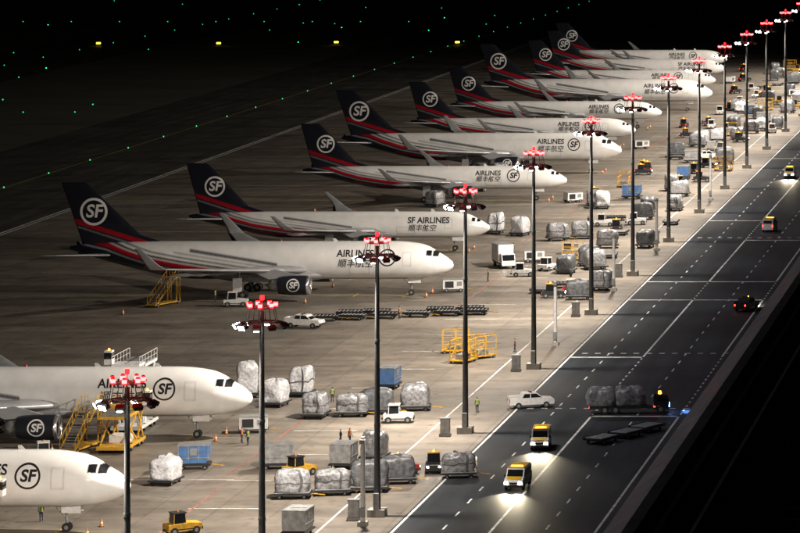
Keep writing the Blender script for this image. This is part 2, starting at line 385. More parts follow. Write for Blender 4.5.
    for i,me in enumerate(decal('tail_roundel',[('SF',fr*1.3,0,0,.15,.06)],[(0,0,fr*.82,fr)],ff,'whited','xy')): parts.append(('tail_roundel_%d'%(i+1),me))
    ex=ng-(T['es']+T['el']*.33); er=T['er']
    for sd in(-1,1):
        def fe(u,v,side,sd=sd):
            q=max(-.95,min(.95,v/er)); return Vector((ex+(u if side<0 else -u),sd*T['ey']+side*(er*math.sqrt(1-q*q)+.02),T['ez']+v))
        for i,me in enumerate(decal('engine_roundel',[('SF',er*.85,0,.1,.15,.04)],[(0,.1,er*.55,er*.66)],fe,'whited','y')): parts.append(('engine_roundel_%d'%(i+1),me))
    return parts
P767=make_aircraft(T767,0); P757=make_aircraft(T757,0)
P757b=[p for p in P757 if not p[0].startswith('titles')]+T757['titles'](1)
planes=[(P767,-95.2,352),(P767,-96.2,407.4),(P767,-96.2,535),(P757b,-99.8,593),(P757,-99.3,676),(P767,-97.2,733),(P757,-101.2,793),(P757,-101.6,844),(P767,-96.4,899),(P757,-101,958),(P757b,-103.1,1006),(P757,-107,1050)]
for parts,x,y in planes:
    e=empty('cargo_airplane',(x,y,.012))
    for n,me in parts: obj(n,me,parent=e)

# ---------------------------------------------------------------- ground sheets
def sheet(name,x0,x1,y0,y1,z,k):
    me=bpy.data.meshes.new(name); me.from_pydata([(x0,y0,z),(x1,y0,z),(x1,y1,z),(x0,y1,z)],[],[(0,1,2,3)]); me.materials.append(M[k]); return obj(name,me)
sheet('ground',-4000,4000,-600,8000,-.02,'grass')
sheet('apron_pavement',-178,-65.4,-100,1300,.0,'apron')
sheet('taxiway',-225,-178,-100,2500,-.008,'taxi')
sheet('taxiway',-330,-290,-100,2500,-.008,'taxi')
sheet('service_road',-65.4,-45.0,-100,1600,.0,'asphalt')
mb=MB()
mb.box((-44.85,550,.07),(.3,1300,.18),'concw'); obj('kerb',mb.build('kerb'))
sheet('pavement',-44.7,-8,-100,1200,.12,'taxi')
mb=MB()
def line(x0,x1,y0,y1,k='linew',z=.006): mb.add([(x0,y0,z),(x1,y0,z),(x1,y1,z),(x0,y1,z)],[(0,1,2,3)],k)
line(-65.2,-64.95,100,1250)
breaks=[(422,471),(529,551.5),(608,640),(735,765),(860,885)]
solids=[(150,422),(471,529),(551.5,608),(640,735),(765,860),(885,1200)]
for a,b in solids: line(-56.13,-55.87,a,b); line(-46.37,-46.12,a,b)
for y in (471,551.5,640,765): line(-64.9,-56.14,y-.7,y)
for y in (422,529,608,735): line(-55.86,-46.38,y,y+.7)
line(-64.9,-56.14,529,529.7); line(-55.86,-46.38,550.8,551.5)
y=150
while y<1150:
    for x in(-60.6,-51.0): line(x-.09,x+.09,y,y+2.4)
    y+=7
for a,b in breaks:
    y=a+1.5
    while y<b-1: line(-56.1,-55.9,y,y+1.2); line(-46.3,-46.1,y,y+1.2); y+=3
for y in (474,612,428):
    x=-64
    while x<-46: line(x,x+.7,y,y+.5); x+=1.6
for _,x,y in planes:
    line(x-78,x+4,y-.12,y+.12,'liney'); line(x-1,x-.7,y-2.5,y+2.5,'liney'); line(x-8,x-7.7,y-2,y+2,'liney')
    line(x-60,x+9,y+27.2,y+27.4,'liner') ; line(x-60,x+9,y+28.4,y+28.6)
    line(x+8.6,x+8.85,y-24,y+24,'liner')
line(-72.1,-71.93,100,1250)
for y in range(300,1050,16): line(-86.9,-80,y,y+.2)
line(-201.3,-200.9,-100,2300,'liney'); line(-178.6,-178.1,-100,1300); line(-177.6,-177.2,-100,1300)
def arc(cx,cy,r,a0,a1,w,k):
    n=28
    for i in range(n):
        p=a0+(a1-a0)*i/n;q=a0+(a1-a0)*(i+1)/n
        mb.add([(cx+(r-w)*math.cos(p),cy+(r-w)*math.sin(p),.003),(cx+(r+w)*math.cos(p),cy+(r+w)*math.sin(p),.003),(cx+(r+w)*math.cos(q),cy+(r+w)*math.sin(q),.003),(cx+(r-w)*math.cos(q),cy+(r-w)*math.sin(q),.003)],[(0,1,2,3)],k)
for _,x,y in planes: arc(x-78,y-26,26,math.pi/2,math.pi,.12,'liney')
obj('pavement_markings',mb.build('pavement_markings'))
mb=MB()
def dot(x,y,r,k): mb.cyl((x,y,0),(x,y,.25),r,r*.8,k,6)
for y in range(520,1700,30): dot(-201,y,.14,'green2')
for y in range(600,1700,40): dot(-310,y,.16,'green2')
for x in range(-420,-230,12): dot(x,885+(x+420)*.05,.16,'green2')
for x in range(-480,-225,17): dot(x,1340,.2,'green2')
for i in range(18): a=math.pi/2*i/17; dot(-201-40+40*math.cos(a),655+45*math.sin(a),.14,'green2')
for i in range(9): dot(-203-3.1*i,690+i*2.2,.2,'green')
for i in range(8): dot(-240-5*i,760+i*5.2,.2,'green')
random.seed(3)
for i in range(95): dot(random.uniform(-620,-210),random.uniform(720,2000),.19,'green2' if i%4 else 'green')
obj('taxiway_light_field',mb.build('taxiway_light_field'))
s=MB(); s.box((0,0,.75),(1.5,.3,.7),'dark'); s.box((0,-.17,.75),(1.3,.06,.5),'ylamp'); s.box((-.5,0,.2),(.1,.1,.4),'dark'); s.box((.5,0,.2),(.1,.1,.4),'dark'); sg=s.build('taxiway_sign')
for x,y in ((-311,1186),(-273.5,1186),(-238,1192),(-200,1192)): obj('taxiway_sign',sg,(x,y,-.01),.1)

# ---------------------------------------------------------------- light masts
def mastmesh():
    b=MB()
    b.box((0,0,.35),(1.6,1.6,.7),'concw'); b.box((.0,-.55,1.5),(.5,.35,1.5),'grey')
    b.cyl((0,0,.7),(0,0,25.6),.33,.17,'pole',14)
    for z in (8.5,16.5): b.cyl((0,0,z),(0,0,z+.25),.36-.006*z,.36-.006*z,'pole',14)
    n=16
    for z,r in((24.7,1.3),(25.9,1.05)):
        for i in range(n):
            a=2*math.pi*i/n;c=2*math.pi*(i+1)/n
            b.bar((r*math.cos(a),r*math.sin(a),z),(r*math.cos(c),r*math.sin(c),z),.1,'pole')
        for i in range(8):
            a=2*math.pi*i/8; b.bar((0,0,z),(r*math.cos(a),r*math.sin(a),z),.09,'pole')
    for i in range(8):
        a=2*math.pi*i/8; b.bar((1.3*math.cos(a),1.3*math.sin(a),24.7),(1.05*math.cos(a),1.05*math.sin(a),25.9),.07,'pole')
    b.bar((0,0,25.6),(0,0,26.8),.08,'pole')
    for i in range(10):
        a=2*math.pi*(i+.5)/10; cx,cy=1.95*math.cos(a),1.95*math.sin(a)
        b.bar((1.2*math.cos(a),1.2*math.sin(a),24.75),(cx,cy,24.6),.08,'dark')
        b.box((cx,cy,24.42),(.45,.62,.3),'dark',rz=a,ry=.5)
        if math.cos(a)<-.2: b.box((cx+.27*math.cos(a),cy+.27*math.sin(a),24.38),(.08,.6,.34),'flood',rz=a,ry=.5)
        elif math.cos(a)<.4: b.box((cx,cy,24.25),(.35,.4,.05),'flood',rz=a,ry=.5)
    for i in range(7):
        a=2*math.pi*i/7+.3; x,y=1.1*math.cos(a),1.1*math.sin(a)
        b.cyl((x,y,25.92),(x,y,26.34),.16,.16,'redl',10); b.cyl((x,y,26.0),(x,y,26.26),.17,.17,'redcore',10); b.cyl((x,y,26.34),(x,y,26.4),.16,.08,'dark',10)
    b.cyl((0,0,26.5),(0,0,26.85),.17,.17,'redl',10)
    return b.build('mast_structure')
MM=mastmesh()
def lamp(name,kind,loc,power,color,radius=.3,parent=None,dirv=None,size=2.4,blend=.4):
    l=bpy.data.lights.new(name,kind); l.energy=power; l.color=color; l.shadow_soft_size=radius
    if kind=='SPOT': l.spot_size=size; l.spot_blend=blend
    o=bpy.data.objects.new(name,l); o.location=loc; COL.objects.link(o)
    if dirv: o.rotation_euler=Vector(dirv).to_track_quat('-Z','Y').to_euler()
    if parent: o.parent=parent
    return o
MY=[171,219,267,310.2,360,410.4,460.4,513,559,606,653,698,742,787,835,882,930,978,1026]
for i,y in enumerate(MY):
    e=empty('light_mast',(-68,y,0))
    obj('mast_structure',MM,parent=e)
    lamp('floodlight_beam','SPOT',(-1.8,0,23.7),118000*random.uniform(.82,1.12),(1,.885,.75),.5,e,(-.58,.06,-.81),math.radians(158),1.0)
    lamp('backspill_light','SPOT',(1.9,0,23.7),7000,(.95,.95,1),.4,e,(.75,0,-.65),math.radians(140),.6)  # added lamp without a fitting, backspill to brighten road and roof edge
    lamp('red_lamp_glow','POINT',(0,0,26.45),170,(1,.015,.02),.15,e)

b=MB(); b.box((0,0,.2),(.9,.9,.4),'concw'); b.cyl((0,0,.4),(0,0,8.3),.24,.2,'white',12); b.box((.0,-.2,7.9),(.5,.7,.35),'grey'); b.box((0,-.3,1.3),(.5,.3,.9),'grey')
cp=b.build('camera_post')
for y in (355,481.6,540,593,676): obj('camera_post',cp,(-68.4,y,0))
b=MB(); b.box((0,0,.15),(1.2,.8,.3),'concw'); b.box((0,0,1.1),(1.0,.6,1.6),'grey'); b.box((-.26,-.31,1.1),(.46,.03,1.5),'alu'); b.box((.26,-.31,1.1),(.46,.03,1.5),'alu'); b.box((0,0,1.95),(1.15,.75,.1),'alu')
cab=b.build('control_cabinet')
for i in range(4,10): obj('control_cabinet',cab,(-69.8,MY[i]-2.2,0))

# ---------------------------------------------------------------- ground support equipment
def dolly_into(b,L=3.6,W=2.5):
    b.box((0,0,.48),(L,W,.14),'dark'); b.box((0,0,.58),(L-.2,W-.1,.05),'dark')
    for x in(-L*.33,L*.33):
        for y in(-W*.38,W*.38): b.wheel(x,y,.22,.16)
    b.bar((L/2,0,.4),(L/2+1.3,0,.25),.1,'yellow')
def lump_into(b,L,W,H,z0,k,seed,power=6,amp=.1,bulge=.1):
    rings=[]; m=48
    off=Vector((seed*7.3,seed*3.1,seed*1.7))
    tilt=(noise.noise(off)*.5)
    def P(x,y,z):
        nv=noise.noise_vector(Vector((x,y,z))*.8+off)*amp*2.2+noise.noise_vector(Vector((x,y,z))*2.6+off)*amp*.9
        zz=z+ (x*.1*tilt+max(0,noise.noise(Vector((x*1.3,y*1.3,seed))))*.45)*((z-z0)/H)
        return Vector((x+nv.x,y+nv.y,zz+(nv.z*.8 if z>z0+.15 else 0)))
    Q=[0,.05,.15,.28,.4,.46,.6,.74,.86,.94,1.0]
    for q in Q:
        sh=1-(.0 if q<.65 else ((q-.65)/.35)**3*.2)-(.04 if q==0 else 0)+bulge*math.sin(q*math.pi)*.35
        r=[]
        for i in range(m):
            a=2*math.pi*i/m; c,s_=math.cos(a),math.sin(a)
            rr=1/((abs(c)**power+abs(s_)**power)**(1/power))
            r.append(P(L/2*rr*c*sh,W/2*rr*s_*sh,z0+H*q))
        rings.append(r)
    top=Vector((0,0,0)); last=rings[-1]
    for p in last: top+=p/len(last)
    for l_,dz in ((.75,.05),(.45,.1),(.08,.1)): rings.append([top.lerp(p,l_)+Vector((0,0,dz+noise.noise(p*1.5+off)*.12)) for p in last])
    n0=len(b.f); b.loft(rings,k,smooth=True)
    st=b.mi('strap')
    if seed%3!=1:
        for j in range(len(rings)-1):
            for i in range(m):
                if (i%12==3) or (j==4): b.m[n0+j*m+i]=st
def cargo(seed,k,L=3.3,W=2.4,H=2.1):
    b=MB(); dolly_into(b); lump_into(b,L,W,H,.66,k,seed); b.box((0,0,.64),(L+.1,W+.1,.05),'alu')
    return b.build('covered_cargo_pallet')
CW=[cargo(i,'wrapw',H=h,L=l) for i,h,l in ((1,2.3,3.0),(4,1.9,3.2),(3,2.5,2.7))]
CT=cargo(10,'wrapw',L=2.3,W=2.3,H=3.3)
CG=[cargo(i+20,'wrapg',H=h,L=l) for i,(h,l) in enumerate([(2.0,3.3),(1.7,3.3),(2.2,3.0)])]
CD=[cargo(i+40,'wrapd',H=h,L=l) for i,(h,l) in enumerate([(2.0,3.2),(2.3,3.4)])]
def container(k):
    b=MB(); dolly_into(b,3.4,2.3)
    b.prism([(-1.55,.66),(1.2,.66),(1.6,1.2),(1.6,2.5),(-1.55,2.5)],-1.05,1.05,k)
    for x in(-1.5,-.5,.5,1.45): b.box((x,-1.06,1.75),(.08,.06,1.5),'alu'); b.box((x,1.06,1.75),(.08,.06,1.5),'alu')
    for z in(1.22,2.46): b.box((0,-1.06,z),(3.2,.07,.08),'alu'); b.box((0,1.06,z),(3.2,.07,.08),'alu')
    b.box((-.0,-1.065,1.85),(.7,.03,.7),'grey'); b.box((0,0,2.53),(3.2,2.15,.05),'alu'); b.box((.4,0,2.57),(.8,1.6,.03),'grey')
    return b.build('air_cargo_container')
CB=container('blue'); CA=container('alu'); CAW=container('white')
b=MB(); dolly_into(b)
for i in range(7): b.cyl((-1.5+.5*i,-1.1,.64),(-1.5+.5*i,1.1,.64),.05,.05,'grey',6)
for y in (-1.2,1.2): b.box((0,y,.66),(3.6,.08,.14),'dark')
DL=b.build('pallet_dolly')
def tug(k,cabk=None,on=True):
    H_,T_,A_=('headl','taill','amber') if on else ('headoff','tailoff','amberoff')
    b=MB()
    b.prism([(-1.6,.35),(1.6,.35),(1.62,.95),(.5,1.08),(-1.6,.98)],-.8,.8,k)
    b.box((-.45,0,1.5),(1.2,1.3,.85),'glass',top=(.85,.88)); b.box((-.45,0,1.98),(1.25,1.35,.1),cabk or k)
    for x in(-1.05,.12):
        for y in(-.62,.62): b.bar((x,y,1.05),(x*.9-.03,y*.93,1.95),.09,k)
    for x in(-1.05,1.05):
        for y in(-.72,.72): b.wheel(x,y,.36,.28)
    b.box((1.66,0,.5),(.12,1.5,.25),'dark'); b.box((-1.72,0,.45),(.25,.3,.2),'dark'); b.box((0,0,.5),(3.0,1.63,.1),'dark')
    for y in(-.6,.6): b.box((1.64,y,.78),(.05,.2,.14),H_)
    for y in(-.65,.65): b.box((-1.62,y,.75),(.04,.15,.12),T_)
    b.cyl((-.45,0,2.03),(-.45,0,2.2),.09,.07,A_,8)
    return b.build('baggage_tractor')
TW=tug('white',on=False); TY=tug('yellow','dark',False); TYL=tug('dark','yellow'); TR=tug('red','white')
def pickup(k,on=True):
    H_,T_,A_=('headl','taill','amber') if on else ('headoff','tailoff','amberoff')
    b=MB()
    b.prism([(-2.5,.42),(2.5,.42),(2.55,.75),(2.4,1.05),(1.2,1.15),(-2.5,1.12)],-.88,.88,k)
    b.prism([(1.25,1.14),(.55,1.72),(-.95,1.74),(-1.2,1.14)],-.8,.8,k)
    b.prism([(1.24,1.18),(.6,1.66),(.52,1.66),(1.1,1.18)],-.72,.72,'glass')
    b.prism([(1.05,1.2),(.5,1.64),(-.15,1.65),(-.15,1.2)],-.815,.815,'glass'); b.prism([(-.25,1.2),(-.25,1.65),(-.88,1.65),(-1.08,1.2)],-.815,.815,'glass')
    b.box((-1.8,0,1.135),(1.2,1.5,.06),'dark')
    b.box((-1.8,.85,1.22),(1.4,.07,.25),k); b.box((-1.8,-.85,1.22),(1.4,.07,.25),k); b.box((-2.47,0,1.22),(.07,1.7,.25),k)
    for x in(-1.55,1.6):
        for y in(-.8,.8): b.wheel(x,y,.36,.25)
    b.box((2.56,0,.55),(.12,1.7,.2),'dark')
    for y in(-.65,.65): b.box((2.5,y,.85),(.1,.32,.16),H_); b.box((-2.52,y*1.15,.9),(.05,.16,.25),T_)
    b.box((-.1,0,1.8),(.3,1.0,.1),'dark'); b.cyl((-.1,-.3,1.84),(-.1,-.3,1.95),.08,.08,A_,8)
    return b.build('pickup_truck')
PW=pickup('white'); PWO=pickup('white',False); PR=pickup('navy')
def van():
    b=MB()
    b.prism([(-2.4,.4),(2.3,.4),(2.4,.9),(2.15,1.12),(1.55,1.3),(-2.4,1.3)],-.92,.92,'white')
    b.prism([(1.56,1.28),(.95,2.02),(-2.35,2.05),(-2.4,1.28)],-.88,.88,'white')
    b.prism([(1.58,1.34),(1.08,1.93),(1.0,1.93),(1.4,1.34)],-.76,.76,'glass')
    b.prism([(1.32,1.36),(.9,1.9),(.3,1.9),(.3,1.36)],-.895,.895,'glass'); b.box((-.5,0,1.63),(1.3,1.79,.54),'glass'); b.box((-1.75,0,1.63),(.95,1.79,.54),'glass'); b.box((-2.39,0,1.65),(.04,1.4,.5),'glass')
    b.box((-.6,0,2.09),(3.1,1.6,.1),'vyellow'); b.prism([(2.2,1.115),(1.6,1.31),(1.6,1.34),(2.2,1.14)],-.7,.7,'vyellow')
    b.box((-.1,0,.85),(4.2,1.86,.18),'vyellow')
    for x in(-1.5,1.55):
        for y in(-.84,.84): b.wheel(x,y,.35,.22)
    b.box((2.4,0,.5),(.12,1.75,.22),'dark'); b.box((2.41,0,.78),(.04,.9,.14),'dark')
    for y in(-.68,.68): b.box((2.38,y,.8),(.1,.36,.24),'headl'); b.box((-2.42,y*1.2,1.0),(.05,.14,.35),'taill')
    b.box((.3,0,2.18),(.25,1.1,.1),'amber')
    for y in (-1.02,1.02): b.box((1.3,y,1.35),(.1,.16,.22),'dark')
    return b.build('airport_van')
VN=van()
def truck(headk='headb'):
    b=MB()
    b.box((-1.0,0,.75),(7.0,2.3,.3),'dark')
    b.prism([(2.6,.5),(4.3,.5),(4.35,1.3),(4.1,2.1),(2.6,2.2)],-1.1,1.1,'navy')
    b.prism([(4.36,1.4),(4.18,2.0),(4.08,2.0),(4.2,1.4)],-.95,.95,'glass'); b.prism([(3.0,1.4),(4.15,1.4),(4.0,1.95),(3.0,1.95)],-1.12,1.12,'glass')
    for y in(-.8,.8): b.box((4.34,y,.85),(.08,.4,.25),headk); b.box((-4.52,y*1.2,.8),(.05,.2,.15),'taill')
    b.box((3.3,0,2.22),(.3,1.5,.14),'amber'); b.box((3.3,0,.8),(.4,2.26,.12),'amber'); b.box((2.7,0,.8),(.2,2.26,.12),'taill')
    for x in(3.4,-1.6,-2.8):
        for y in(-1,1): b.wheel(x,y,.48,.3)
    lump_into(b,3.3,2.4,1.9,.95,'wrapg',61)
    b2=MB(); lump_into(b2,3.2,2.4,1.8,.95,'wrapg',64)
    mt=[b2.mats[i] for i in b2.m]
    o=len(b.v); b.v+=[(x-3.2,y,z) for x,y,z in b2.v]
    for f,k,sm in zip(b2.f,mt,b2.sm): b.f.append([q+o for q in f]); b.m.append(b.mi(k)); b.sm.append(sm)
    return b.build('cargo_truck')
TK=truck()
def boxtruck(k='white'):
    b=MB()
    b.box((-.8,0,.7),(6,2.0,.25),'dark'); b.box((-1.2,0,2.15),(4.6,2.3,2.6),k); b.box((-1.2,0,3.48),(4.4,2.1,.05),'alu')
    for x in(-3.2,-1.8,-.4): b.box((x,0,2.15),(.06,2.34,2.5),'alu')
    b.prism([(1.3,.5),(2.9,.5),(2.95,1.2),(2.6,2.2),(1.3,2.3)],-1.0,1.0,'white'); b.prism([(2.95,1.25),(2.65,2.1),(2.5,2.1),(2.7,1.25)],-.9,.9,'glass'); b.prism([(1.7,1.3),(2.75,1.3),(2.5,2.05),(1.7,2.05)],-1.02,1.02,'glass')
    for x in(2.1,-2.4):
        for y in(-.9,.9): b.wheel(x,y,.42,.3)
    for y in(-.7,.7): b.box((2.95,y,.8),(.08,.3,.18),'headl'); b.box((-3.52,y*1.3,.8),(.05,.15,.15),'taill')
    b.cyl((2,0,2.3),(2,0,2.45),.1,.08,'amber',8)
    return b.build('catering_truck')
BT=boxtruck()
def stairs():
    b=MB(); n=16
    for i in range(n):
        x=-3+i*.32; z=.6+i*.24; b.box((x,0,z),(.34,1.5,.05),'alu')
    for y in(-.85,.85):
        b.bar((-3.2,y,.45),(2.1,y,4.3),.16,'yellow'); b.bar((-3.2,y,1.5),(2.1,y,5.4),.08,'yellow'); b.bar((2.1,y,5.4),(3.6,y,5.4),.08,'yellow'); b.bar((2.1,y,4.3),(3.6,y,4.3),.16,'yellow')
        for i in range(8): t=i/7; x=-3.2+5.3*t; b.bar((x,y,.45+3.85*t),(x,y,1.5+3.9*t),.06,'yellow')
        for x in(2.9,3.6): b.bar((x,y,4.3),(x,y,5.4),.06,'yellow')
        b.bar((2.3,y,.5),(2.3,y,4.3),.14,'yellow'); b.bar((3.3,y,.5),(3.3,y,4.3),.14,'yellow'); b.bar((2.3,y,.6),(3.3,y,4.2),.08,'yellow'); b.bar((3.3,y,.6),(2.3,y,4.2),.08,'yellow')
    b.box((2.9,0,4.32),(1.6,1.6,.08),'alu'); b.box((0,0,.45),(7,1.8,.18),'yellow')
    for x in(-2.8,2.9):
        for y in(-.85,.85): b.wheel(x,y,.32,.22)
    return b.build('boarding_stairs')
ST=stairs()
def loader(dz=0,sc_='yellow',rail='white'):
    b=MB()
    b.box((0,0,.6),(8,3.2,.35),rail)
    for x in(-3,-1.5,1.5,3):
        for y in(-1.4,1.4): b.wheel(x,y,.42,.3)
    for y in(-1.3,1.3):
        b.bar((-3.6,y,.8),(1.2,y,3.6+dz),.2,sc_); b.bar((-3.6,y,3.6+dz),(1.2,y,.8),.2,sc_)
        b.bar((1.6,y,.8),(3.8,y,3.9+dz),.2,sc_); b.bar((3.8,y,.8),(1.6,y,3.9+dz),.2,sc_)
    b.box((-1.3,0,3.75+dz),(5.2,3.0,.3),rail); b.box((2.8,0,4.1+dz),(2.4,3.0,.3),rail)
    for i in range(12): b.cyl((-3.7+i*.42,-1.3,3.95+dz),(-3.7+i*.42,1.3,3.95+dz),.07,.07,'alu',6)
    for y in(-1.5,1.5):
        for x in(-3.8,-2.5,-1.2,.1,1.4,2.7,3.9): b.bar((x,y,3.9+dz),(x,y,5.0+dz),.07,rail)
        b.bar((-3.8,y,5.0+dz),(3.9,y,5.0+dz),.07,rail); b.bar((-3.8,y,4.45+dz),(3.9,y,4.45+dz),.05,rail)
    b.box((3.2,-1.95,4.9+dz),(1.1,.8,1.5),'white'); b.box((3.2,-1.95,5.1+dz),(1.12,.82,.7),'glass')
    b.box((0,0,1.1),(2.2,2.0,.8),'white'); b.cyl((3.2,-1.95,5.65+dz),(3.2,-1.95,5.85+dz),.1,.1,'amber',8)
    return b.build('cargo_loader')
LD=loader(0,'yellow','yellow'); LDH=loader(3.3,'white')
def frame():
    b=MB()
    for x in(-1.6,0,1.6):
        for y in(-1,1): b.bar((x,y,.2),(x,y,2.8),.12,'yellow')
        b.bar((x,-1,2.8),(x,1,2.8),.12,'yellow')
    for z in(.4,1.2,2.0,2.8):
        for y in(-1,1): b.bar((-1.6,y,z),(1.6,y,z),.1,'yellow')
    for y in(-1,1): b.bar((-1.6,y,.4),(0,y,2.0),.08,'yellow'); b.bar((0,y,2.0),(1.6,y,.4),.08,'yellow')
    b.box((0,0,.35),(3.4,2.1,.12),'yellow')
    for x in(-1.3,1.3):
        for y in(-1,1): b.wheel(x,y,.2,.14)
    b.box((0,0,.75),(1.6,1.2,.6),'grey')
    return b.build('maintenance_platform')
FR=frame()
def gpu():
    b=MB(); b.box((0,0,1.1),(3.0,1.7,1.3),'white'); b.box((0,0,1.78),(3.05,1.75,.07),'grey'); b.box((-.6,-.86,1.1),(1.2,.03,.9),'dark'); b.box((.8,-.86,1.2),(.7,.03,.6),'grey')
    b.box((0,0,.42),(3.2,1.6,.12),'dark')
    for x in(-1,1):
        for y in(-.75,.75): b.wheel(x,y,.28,.2)
    b.bar((1.6,0,.4),(2.7,0,.3),.08,'yellow')
    return b.build('ground_power_unit')
GP=gpu()
b=MB()
b.cyl((0,0,.0),(0,0,.05),.25,.25,'rubber',8); b.cyl((0,0,.05),(0,0,.75),.18,.04,'orange',12); b.cyl((0,0,.3),(0,0,.45),.145,.11,'white',12)
CN=b.build('traffic_cone')
LIST=[
 (CT,-97.5,437,.2),(CW[0],-92.7,430,1.4),(CW[2],-91.5,438,1.5),(CG[0],-86.4,421.5,1.5),(CG[1],-82.6,422.5,.05),(CD[0],-80.0,424.5,.05),(CG[2],-76.4,427,.15),(CB,-82.5,444,1.5),
 (TW,-76.6,417.9,.1),(PWO,-103.9,499.4,-.25),(TW,-84,557.8,.2),(TW,-81.5,565.6,1.2),(BT,-88.6,570,-1.2),
 (CB,-91.8,387.3,.15),(CW[1],-92.4,378,1.45),(CA,-83.3,387.5,.1),(CA,-76.7,388,1.5),(CG[2],-74.4,392.5,1.5),(CG[0],-78.1,370,.1),(CG[1],-74.6,372,.15),(CD[1],-71.3,373.6,.1),(CD[0],-69.4,378.5,.2),
 (TR,-70,384,.4),(TYL,-67,385,-1.4),(CG[1],-63.9,382,.15),(TY,-80.2,383,.9),(TY,-84.3,351,.6),(CA,-73.4,350,1.5),
 (FR,-79.9,475,.1),(FR,-76.0,470,.8),(FR,-77.5,466,1.3),
 (CD[0],-78.2,562,1.5),(CG[2],-74.6,567,.4),(CD[1],-76.2,572,1.4),(CD[0],-72,530,.1),(CG[0],-70,541,1.4),(TYL,-75.8,532,.1),(TR,-73.6,537,.1),(DL,-78.5,538,1.5),(DL,-76.4,544,.2),
 (CW[0],-93.1,615.5,1.3),(CW[2],-97.6,618.8,1.5),(CG[0],-86,608,.3),
 (LD,-102.5,400,1.57),(LDH,-104.5,413.5,-1.57),(ST,-106.5,399,1.4),(LD,-102,344,1.57),
 (TW,-108,392,.3),(GP,-91,411,.2),(GP,-91,539,.2),(TW,-118,522,.1),
]
for x in (-102.5,-99.2,-95.2,-91.1,-87.1,-83.8): LIST.append((DL,x,508+(x+99)*.35,random.uniform(-.1,.1)))
for x in (-100.2,-97,-88.8,-84.9): LIST.append((DL,x,512+(x+99)*.3,random.uniform(-.1,.1)))
for me,x,y,r in LIST: obj(me.name.split('.')[0],me,(x,y,.012),r)
obj('boarding_stairs',ST,(-128.2,523,.012),1.2,scale=.85)
random.seed(21)
pool=[CW[0],CW[1],CG[0],CG[1],CG[2],CD[0],CD[1],CB,CA,DL,DL,DL,TW,TY,PWO,GP,FR,CD[0],CG[0],TYL,TYL,TW]
used=[]
def free(x,y,d=4.5): return all((x-a)**2+(y-b_)**2>d*d for a,b_ in used)
y=575
while y<1070:
    for _ in range(3):
        x=random.uniform(-88,-70.5); yy=y+random.uniform(-5,5)
        if random.random()<.7 and free(x,yy):
            used.append((x,yy)); me=random.choice(pool); obj(me.name.split('.')[0],me,(x,yy,.012),random.choice((0,1.57))+random.uniform(-.2,.2))
    y+=9 if y<760 else 7
for parts,px,py in planes[3:]:
    for dx,dy,me in ((7,-4,GP),(-24,-14,TW),(10,3,TYL),(-9,-10,DL),(-16,-12,CG[0]),(-38,-12,TY)):
        if random.random()<.5: obj(me.name.split('.')[0],me,(px+dx,py+dy,.012),random.uniform(0,1.6))
for _,px,py in planes[:8]:
    for a,c in ((2.5,-2.5),(2.5,2.5),(-13,-9.5),(-13,9.5),(-35,-22)): obj('traffic_cone',CN,(px+a,py+c,.012))

def vehicle(me,x,y,r,lights=None,lx=2.6,power=2200):
    n=me.name.split('.')[0]
    e=empty(n,(x,y,.012),r); obj('body',me,parent=e)
    if lights:
        for s in(-.6,.6): lamp('headlight_beam','SPOT',(lx,s,.8),power,lights,.08,e,(1,0,-.12),math.radians(66),.7)
WL=(1,.86,.6)
vehicle(VN,-57.1,376,-1.62,WL); vehicle(VN,-58.4,400.6,-1.5,WL)
vehicle(PWO,-63.7,429,.35)
vehicle(TK,-52.0,425,.12,(.15,.35,1),4.6,9000)
vehicle(VN,-53.3,623,1.5); vehicle(PR,-47.5,518,1.3,(1,.9,.7)); vehicle(VN,-57.9,721,-1.57,WL); vehicle(PW,-60.5,830,-1.57,WL); vehicle(VN,-52,870,1.57)
for x,y in ((-52.4,404),(-50.3,408),(-48.6,412)): obj('pallet_dolly',DL,(x,y,.012),1.1)
b=MB(); b.prism([(-.35,0),(.35,0),(.3,.15),(.12,.4),(.09,.95),(-.09,.95),(-.12,.4),(-.3,.15)],-1.4,1.4,'concw'); JB=b.build('concrete_barrier')
for i in range(36):
    if i%9<6: obj('concrete_barrier',JB,(-43.9+.15*(i%2),342+i*3.1,.12),.02*(i%3))
for x,y,m_ in ((-42.3,352,CAW),(-41.5,359,CA),(-42,367,CAW),(-41.8,384,CG[0]),(-42,392,CA)): obj(m_.name.split('.')[0],m_,(x,y,.12),1.5)
b=MB()
for i in range(130): b.box((0,150+i*4,.55),(.1,.1,.9),'grey')
b.box((-.08,408,.85),(.06,520,.3),'grey'); obj('guard_rail',b.build('guard_rail'),(-36,0,.12))

# ---------------------------------------------------------------- terminal building
e=empty('terminal_building',(0,0,0))
b=MB(); b.box((10,300,9.8),(78,460,19.4),'facade'); obj('walls',b.build('walls'),parent=e)
b=MB()
for fl in range(4):
    z=2.6+fl*4.6; b.box((-29.05,300,z),(.1,456,2.2),'glass')
    b.box((-29.12,300,z+1.5),(.25,458,.3),'coping')
for i in range(76): b.box((-29.2,72+i*6,9.8),(.35,.5,19.2),'facade')
obj('window_bands',b.build('window_bands'),parent=e)
b=MB(); b.box((11,300,19.75),(79,464,.5),'roof')
for i in range(115): b.box((11,70+i*4,20.05),(76,.12,.1),'roof')
obj('roof',b.build('roof'),parent=e)
b=MB()
# eave fascia, panel joints, slope added to catch light, then gutter and inner upstand
for i in range(58):
    y0=67+i*8.03; b.prism([(-31.6,19.3),(-31.6,19.55),(-29.7,20.65),(-28.9,20.65),(-28.9,19.3)],y0,y0+7.95,'coping')
b.box((-27.6,300,20.3),(.35,464,.6),'roof'); b.box((-25.4,300,20.25),(.25,464,.5),'coping')
obj('coping',b.build('coping'),parent=e)

